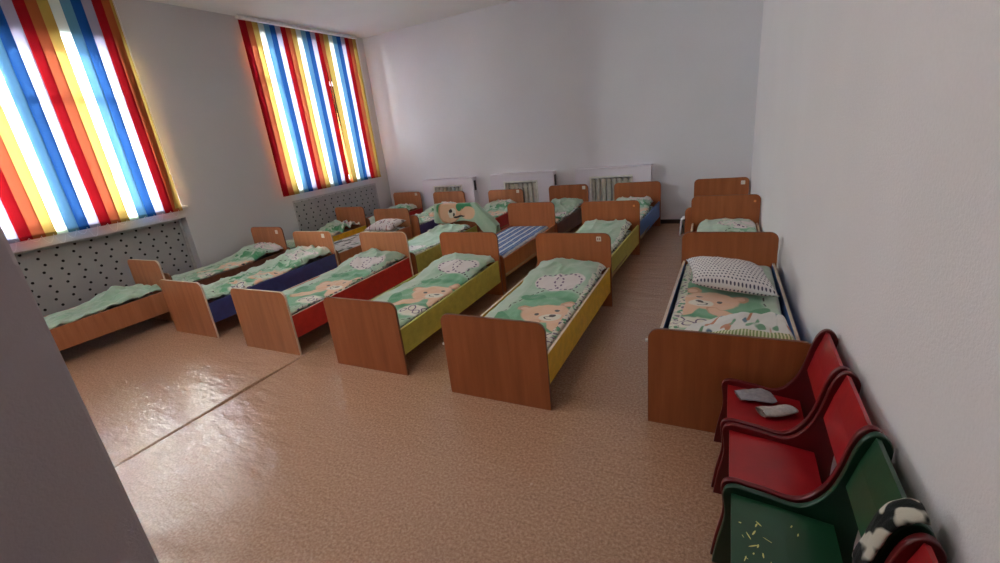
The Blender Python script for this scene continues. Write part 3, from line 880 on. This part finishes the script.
blanket('A1', M['bear'], 'mint bear-print blanket on the yellow-railed bed', 1, 0.011, 0.065, ridge=0.006, uvo=(0.0, 0.0))
blanket('B1', M['bear'], 'mint bear-print blanket on the front lime-railed bed', 2, 0.012, 0.075, over=(0, 0.0), uvo=(-0.03, -0.11), ridge=0.005)
blanket('C1', M['bear'], 'mint bear-print blanket on the front red-railed bed', 3, 0.013, 0.085, ridge=0.008, uvo=(-0.02, -0.11))
blanket('D1', M['bear3'], 'rumpled mint blanket on the front dark blue railed bed', 4, 0.012, 0.075, ridge=0.012, over=(0.0, 0.0), messy=0.035)
blanket('E1', M['bear2'], 'rumpled mint blanket on the bed below the large blind', 5, 0.012, 0.03, messy=0.06, over=(0, 0.0), mound=(0.35, 0.80, 0.12, 0.05), uvo=(0, 0.5))
blanket('E2', M['bear3'], 'mint blanket bulging over the pillow in the dark-railed left bed', 6, 0.010, 0.095, ridge=0.008, over=(0, 0.0), zt=0.352)
blanket('G', M['bear'], 'green bear-print blanket under the dotted pillow by the right wall', 7, 0.010, 0.004, ridge=0.006, flip=True, uvo=(0.03, -0.22), zt=0.384)
blanket('H', M['bear3'], 'pale mint blanket on the second bed along the right wall', 8, 0.008, 0.055)
blanket('I', M['bear'], 'mint blanket on the farthest bed along the right wall', 9, 0.010, 0.05)
blanket('A2', M['bear2'], 'mint bear-print blanket on the lime bed behind the yellow one', 10, 0.010, 0.075, ridge=0.008)
blanket('A3', M['bear3'], 'mint blanket on the bright blue railed bed', 11, 0.010, 0.085, ridge=0.01)
blanket('B3', M['bear2'], 'mint and cream blanket on the dark brown railed far bed', 12, 0.012, 0.08, ridge=0.01, messy=0.02)
blanket('C3', M['bear3'], 'bright green and white blanket on the red-railed bed before the middle radiator', 13, 0.012, 0.10, ridge=0.01)
blanket('C2', M['bear2'], 'mint bear-print blanket on the lime bed beside the striped mattress', 14, 0.010, 0.045, v1=0.935, ridge=0.008, uvo=(0, 0.3))
blanket('D3', M['bear3'], 'mint blanket on the dark blue bed against the left radiator box', 15, 0.014, 0.07, ridge=0.01, messy=0.03)
blanket('E3', M['sheet_w'] if False else M['bear3'], 'crumpled green and white blanket on the orange-yellow railed bed', 16, 0.014, 0.03, messy=0.10, mound=(0.5, 0.72, 0.10, 0.05))
blanket('E4', M['bear3'], 'mint blanket on the red-railed bed in the far left corner', 17, 0.012, 0.09)

pillow((0.035, 3.00, 0.480), (radians(5), radians(2), radians(-13)), 0.48, 0.36, 0.15, M['dots'], 'white pillow with small grey dots on the bed by the right wall', 3, shear=-0.42)
pillow((-4.19, 4.74, 0.425), (radians(6), 0, radians(4)), 0.44, 0.40, 0.11, M['pillow_w'], 'white flower-print pillow on the bare mattress behind the dark blue bed', 9)

# folded cotton sheet at the foot of the right wall bed
def folded_sheet():
    X0, X1, Y0, Y1 = -0.225, 0.335, 2.058, 2.40
    def f(u, v):
        xa = X0 + 0.10*v + 0.10*v*v
        x = xa+(X1-0.035*v-xa)*u; y = Y0+(Y1-Y0)*v
        y -= 0.05*(1-u)*v
        top = 0.475 + 0.045*min(1, u*2.2) + 0.022*nz(u*4, v*3) + 0.010*nz(u*11, v*8)
        e = min(1, min(u, 1-u)*12)*min(1, (1-v)*6)*min(1, 0.2+v*8)
        return (x, y, 0.405+(top-0.405)*(e**0.5))
    o = grid_mesh('folded_sheet', f, 44, 26, M['feather'], 0.010, uvf=lambda u, v: (u*0.58, v*0.28))
    tag(o, 'white feather-print sheet folded at the foot of the bed by the right wall', 'sheet')
folded_sheet()

# bear blanket hung over the headboard of C2, its right end sagging outwards
def draped():
    x, y, w, L, hf, hh, dx, wh, rz = BEDS['C2']
    yc = y+L-TH/2; X0 = x+dx-0.02; Wd = wh+0.03; zt = hh+0.032
    def f(u, v):
        # v: 0 front hem .. 0.5 over the top .. 1 back hem ; u: left .. right incl. sagging tail
        X = X0 + Wd*min(1, u/0.72)
        s = (v-0.5)*2; a = abs(s)
        sg = -1 if s < 0 else 1
        hang = 0.228 + 0.02*sin(u*9) + (0.05 if s > 0 else 0)
        n = nz(u*6, v*5, 3.3)
        off = 0.034+0.014*n+0.030*a+0.035*abs(nz(u*9, 1.1))*a
        if a < 0.12:
            t = a/0.12; Y = yc+sg*off*sin(t*pi/2); Z = zt-0.012*(1-cos(t*pi/2)) + 0.006*nz(u*7, 2.2)
        else:
            t = (a-0.12)/0.88; Y = yc+sg*(off+0.01*t)*(1 if sg < 0 else 0.55); Z = zt-0.012-hang*t
        if u > 0.72:
            q = (u-0.72)/0.28
            X = X0+Wd+0.30*q + 0.01*n
            Z -= 0.25*q**1.0 + 0.04*q*q
            Z = max(Z, 0.10)
            Y = yc + (Y-yc)*(1+0.5*q) - 0.02*q
        return (X, Y, Z)
    o = grid_mesh('blanket', f, 80, 50, M['drape'], 0.008, uvf=lambda u, v: (u*1.0, v*0.60))
    tag(o, 'green blanket with a peach bear face hung over the lime bed headboard', 'blanket', 'plush blankets on the small beds')
def drape_mat():
    t = Cloth('green plush with large bear face', 0.012)
    t.c = t.mix(t.noise(t.raw, 5, 3), MINT, PALE)
    t.ell(0.36, 0.22, 0.33, 0.17, GREEN)
    t.ell(0.29, 0.17, 0.22, 0.19, DPEACH); t.ell(0.29, 0.17, 0.20, 0.17, PEACH); t.ell(0.60, 0.13, 0.13, 0.11, PEACH, 0.3)
    t.ell(0.33, 0.14, 0.07, 0.07, CREAM); t.ell(0.30, 0.17, 0.028, 0.030, DARK); t.ell(0.36, 0.11, 0.02, 0.03, DARK); t.ell(0.45, 0.07, 0.10, 0.015, DARK)
    t.ell(0.45, 0.24, 0.05, 0.09, GREEN)
    return t.done()
M['drape'] = drape_mat()
draped()

# small crumpled cloth hanging at the left edge of the farthest right-hand bed
def cloth_corner():
    x, y, w, L = BEDS['I'][:4]
    def f(u, v):
        X = x-0.030-0.018*sin(u*7)-0.012*v; Y = y+0.03+0.13*u+0.01*nz(v*4, 2); Z = 0.385-0.19*v+0.02*nz(u*5, v*4)
        if v < 0.2: X += (0.2-v)*0.30; Z = 0.385-0.02*v
        return (X, Y, Z)
    o = grid_mesh('towel', f, 14, 18, M['towel'], 0.008, uvf=lambda u, v: (u*0.15, v*0.2))
    tag(o, 'small white and blue towel hanging beside the farthest bed on the right', 'towel')
cloth_corner()

# ------------------------------------------------------------------ children's chairs with S-curved sides
OUT = [(0.018, 0.0), (0.030, 0.10), (0.046, 0.20), (0.044, 0.26), (0.038, 0.305), (0.048, 0.335), (0.075, 0.345), (0.110, 0.341), (0.170, 0.333), (0.225, 0.322),
       (0.262, 0.332), (0.290, 0.360), (0.318, 0.410), (0.338, 0.480), (0.352, 0.550), (0.368, 0.598), (0.390, 0.622), (0.412, 0.620), (0.430, 0.598), (0.436, 0.56),
       (0.418, 0.44), (0.398, 0.32), (0.392, 0.20), (0.408, 0.10), (0.425, 0.0)]
BOT = [(0.425, 0.0), (0.345, 0.0), (0.315, 0.08), (0.25, 0.13), (0.18, 0.13), (0.12, 0.08), (0.095, 0.0), (0.018, 0.0)]
def side_outline():
    return smooth_pts(OUT, 3)[:-1] + [(0.425, 0.0)] + smooth_pts(BOT[1:-1], 3)
def chair(y0, y1, dx, side, seat, back, label, extra=None):
    r = empty('childrens_chair', (dx, y0, 0)); W = y1-y0; t = 0.020
    tag(r, label, 'chair', 'small S-curved wooden chairs along the right wall')
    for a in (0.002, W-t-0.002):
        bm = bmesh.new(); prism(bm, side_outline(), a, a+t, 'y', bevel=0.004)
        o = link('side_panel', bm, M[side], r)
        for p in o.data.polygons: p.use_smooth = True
        o.modifiers.new('wn', 'WEIGHTED_NORMAL')
    # seat board, sloping a little to the back
    bm = bmesh.new()
    prism(bm, [(0.062, 0.300), (0.062, 0.322), (0.20, 0.308), (0.335, 0.290), (0.335, 0.272), (0.20, 0.288)], t+0.003, W-t-0.003, 'y', bevel=0.003)
    s = link('seat', bm, M[seat], r)
    bm = bmesh.new()
    prism(bm, [(0.346, 0.440), (0.360, 0.437), (0.381, 0.53), (0.404, 0.612), (0.392, 0.617), (0.366, 0.53)], t+0.003, W-t-0.003, 'y', bevel=0.003)
    link('backrest', bm, M[back], r)
    bm = bmesh.new(); box(bm, 0.10, 0.118, t+0.003, W-t-0.003, 0.20, 0.28, bevel=0.003); link('stretcher', bm, M[side], r)
    if extra: extra(s, W)
    return r
def chips(s, W):
    rr = random.Random(12); bm = bmesh.new()
    for k in range(26):
        x = rr.gauss(0.165, 0.05); y = rr.gauss(0.13, 0.055)
        if not (0.08 < x < 0.30 and 0.04 < y < W-0.05): continue
        z = 0.3225-(x-0.062)*0.112
        a = rr.uniform(0, pi); l = rr.uniform(0.003, 0.013); w = rr.uniform(0.0008, 0.002)
        pts = []
        for i in range(8):
            t = 2*pi*i/8; px, py = l*cos(t)*(1+0.3*rr.random()), w*sin(t)*(1+0.6*rr.random())
            pts.append((x+px*cos(a)-py*sin(a), y+px*sin(a)+py*cos(a)))
        vs = [bm.verts.new((px, py, z+0.0006-(px-x)*0.11)) for px, py in pts]
        bm.faces.new(vs)
    tag(link('paint_chips', bm, M['pen'], s), kind='stuff')
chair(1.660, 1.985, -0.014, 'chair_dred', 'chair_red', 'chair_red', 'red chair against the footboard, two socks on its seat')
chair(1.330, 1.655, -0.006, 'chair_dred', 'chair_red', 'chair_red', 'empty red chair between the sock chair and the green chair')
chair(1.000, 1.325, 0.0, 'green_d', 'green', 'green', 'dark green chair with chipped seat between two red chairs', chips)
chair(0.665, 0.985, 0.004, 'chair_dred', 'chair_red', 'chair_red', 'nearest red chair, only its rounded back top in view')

# black and white cloth folded over the green chair's back corner
def cow_cloth():
    path = [(0.330, 0.455), (0.342, 0.51), (0.353, 0.56), (0.366, 0.603), (0.388, 0.629), (0.408, 0.630)]
    P = smooth_pts(path, 5)
    def f(u, v):
        i = min(int(v*(len(P)-1)), len(P)-2); t = v*(len(P)-1)-i
        x = P[i][0]*(1-t)+P[i+1][0]*t; z = P[i][1]*(1-t)+P[i+1][1]*t
        dx, dz = P[i+1][0]-P[i][0], P[i+1][1]-P[i][1]; l = sqrt(dx*dx+dz*dz); nx, nz_ = -dz/l, dx/l
        q = abs(2*u-1); bul = 0.007 + 0.007*(1-q**4) + 0.002*nz(u*5, v*6)
        return (x+nx*bul, 0.990+0.062*u+0.004*nz(v*7, 3), z+nz_*bul)
    o = grid_mesh('headband', f, 16, 46, M['cow'], 0.006, uvf=lambda u, v: (u*0.10, v*0.33))
    o.name = 'patterned_cloth'
    tag(o, 'black and white patterned cloth folded over the green chair back corner', 'cloth')
cow_cloth()

# socks on the first red chair
def sock(name, label, pts, r, mat, open_mat):
    root_bm = bmesh.new(); N = 14
    pts = [(0.165+(p[0]-0.147)*1.12, 1.88+(p[1]-1.88)*1.15, 0.3265-(p[0]-0.048)*0.098, p[3]*1.2, p[4]) for p in pts]
    P = smooth_pts(pts, 5); rings = []
    for i, p in enumerate(P):
        a = Vector(P[max(0, i-1)][:3]); b = Vector(P[min(len(P)-1, i+1)][:3]); d = (b-a); d.z = 0; d.normalize()
        s = Vector((-d.y, d.x, 0)); t = i/(len(P)-1)
        rw = p[3]; rh = p[4]
        ring = []
        for k in range(N):
            an = 2*pi*k/N
            c = Vector(p[:3]) + s*rw*cos(an) + Vector((0, 0, rh*sin(an) + rh))
            c.z += 0.0025*nz(c.x*60, c.y*60)
            ring.append(root_bm.verts.new(c))
        rings.append(ring)
    for i in range(len(rings)-1):
        for k in range(N): root_bm.faces.new((rings[i][k], rings[i][(k+1) % N], rings[i+1][(k+1) % N], rings[i+1][k]))
    root_bm.faces.new(rings[-1])
    bmesh.ops.recalc_face_normals(root_bm, faces=root_bm.faces)
    o = link(name, root_bm, mat, None, smooth=True)
    tag(o, label, 'sock', 'pair of socks on a red chair')
    bm = bmesh.new()
    c = sum((Vector(v) for v in ([(P[0][0], P[0][1], P[0][2]+P[0][4])])), Vector())
    d = (Vector(P[1][:3])-Vector(P[0][:3])).normalized(); s = Vector((-d.y, d.x, 0))
    outer = [c + s*P[0][3]*cos(2*pi*k/N) + Vector((0, 0, P[0][4]*sin(2*pi*k/N))) for k in range(N)]
    inner = [c + d*0.02 + (q-c)*0.75 for q in outer]
    A = [bm.verts.new(q) for q in outer]; B = [bm.verts.new(q) for q in inner]
    for k in range(N): bm.faces.new((A[k], A[(k+1) % N], B[(k+1) % N], B[k]))
    bm.faces.new(B)
    link('opening', bm, open_mat, o, smooth=True)
SZ = 0.303
sock('sock', 'grey sock lying flat on the red chair seat', [(0.075, 1.872, SZ, 0.030, 0.006), (0.110, 1.885, SZ, 0.034, 0.009), (0.145, 1.895, SZ, 0.040, 0.011), (0.175, 1.905, SZ-.002, 0.046, 0.010), (0.197, 1.912, SZ-.003, 0.030, 0.006)], 0, M['sock_g'], M['sock_in'])
sock('sock', 'off white sock with open cuff on the red chair seat', [(0.148, 1.786, SZ, 0.026, 0.013), (0.170, 1.800, SZ, 0.028, 0.012), (0.200, 1.815, SZ, 0.027, 0.011), (0.228, 1.835, SZ-.004, 0.026, 0.013), (0.250, 1.852, SZ-.006, 0.022, 0.011), (0.262, 1.862, SZ-.006, 0.012, 0.006)], 0, M['sock_w'], M['sock_in'])

# ------------------------------------------------------------------ light: overcast daylight through the two windows
w = bpy.data.worlds.new('daylight'); SC.world = w; w.use_nodes = True
nt = w.node_tree; nt.nodes.clear()
o = nt.nodes.new('ShaderNodeOutputWorld'); bg = nt.nodes.new('ShaderNodeBackground')
tc = nt.nodes.new('ShaderNodeTexCoord'); sx = nt.nodes.new('ShaderNodeSeparateXYZ'); rp = nt.nodes.new('ShaderNodeValToRGB')
nt.links.new(tc.outputs['Generated'], sx.inputs[0]); nt.links.new(sx.outputs[2], rp.inputs[0])
rp.color_ramp.elements[0].position = 0.0; rp.color_ramp.elements[0].color = (0.75, 0.78, 0.80, 1)
rp.color_ramp.elements[1].position = 0.5; rp.color_ramp.elements[1].color = (0.92, 0.97, 1.0, 1)
nt.links.new(rp.outputs[0], bg.inputs[0]); bg.inputs[1].default_value = 105.0
nt.links.new(bg.outputs[0], o.inputs[0])
for W in (W1, W2):
    L = bpy.data.lights.new('window_portal', 'AREA'); L.shape = 'RECTANGLE'
    L.size = W['z1']-W['z0']; L.size_y = W['y1']-W['y0']
    L.cycles.is_portal = True
    lo = bpy.data.objects.new('window_portal', L); COL.objects.link(lo)
    lo.location = (XL-0.30, (W['y0']+W['y1'])/2, (W['z0']+W['z1'])/2)
    lo.rotation_euler = (0, radians(-90), 0)

# two unseen fill lamps, added to brighten the back wall and bed fronts
def fill_lamp_mat():
    t = NT('added fill lamp glow'); e = t.n('ShaderNodeEmission'); e.inputs[0].default_value = (1.0, 0.97, 0.92, 1); e.inputs[1].default_value = FILL_LAMP
    t.l(e.outputs[0], t.out.inputs[0]); return t.m
FILL_LAMP = 12.0
M['opal'] = fill_lamp_mat()
for lx, ly, ll in ((-3.5, 1.0, 'added unseen fill lamp above the open floor, nearer the windows'), (-1.75, 1.0, 'added unseen fill lamp above the open floor, nearer the right wall')):
    r = empty('fill_lamp', (lx, ly, HC)); tag(r, ll, 'lamp', 'added fill lamps above the open floor')
    bm = bmesh.new(); box(bm, -0.62, 0.62, -0.16, 0.16, -0.05, -0.002, bevel=0.008); link('housing', bm, M['white'], r)
    bm = bmesh.new(); box(bm, -0.59, 0.59, -0.13, 0.13, -0.075, -0.051, bevel=0.008); link('diffuser', bm, M['opal'], r)

# ------------------------------------------------------------------ camera
cam = bpy.data.cameras.new('camera'); co = bpy.data.objects.new('camera', cam); COL.objects.link(co)
F_PX, PITCH, YAW, ROLL = 447.107, radians(18.6304), radians(27.8889), radians(6.3794)
fw = Vector((-sin(YAW)*cos(PITCH), cos(YAW)*cos(PITCH), -sin(PITCH)))
rt = Vector((cos(YAW), sin(YAW), 0)); dn = fw.cross(rt)
u_ = (sin(ROLL), cos(ROLL)); r_ = (u_[1], -u_[0])
X = rt*r_[0]+dn*u_[0]; Y = rt*r_[1]+dn*u_[1]
m = Matrix((X, -Y, -fw)).transposed().to_4x4(); m.translation = (0, 0, 1.5)
co.matrix_world = m
cam.sensor_width = 36; cam.lens = 36*F_PX/1000; cam.clip_start = 0.02
SC.camera = co

SC.view_settings.view_transform = 'Standard'; SC.view_settings.look = 'None'
SC.view_settings.gamma = 1.0; SC.view_settings.use_curve_mapping = False
SC.view_settings.exposure = 0.58
c = SC.cycles
c.max_bounces = 14; c.diffuse_bounces = 8; c.glossy_bounces = 4; c.transmission_bounces = 8; c.transparent_max_bounces = 16
c.use_denoising = True; c.sample_clamp_indirect = 6.0
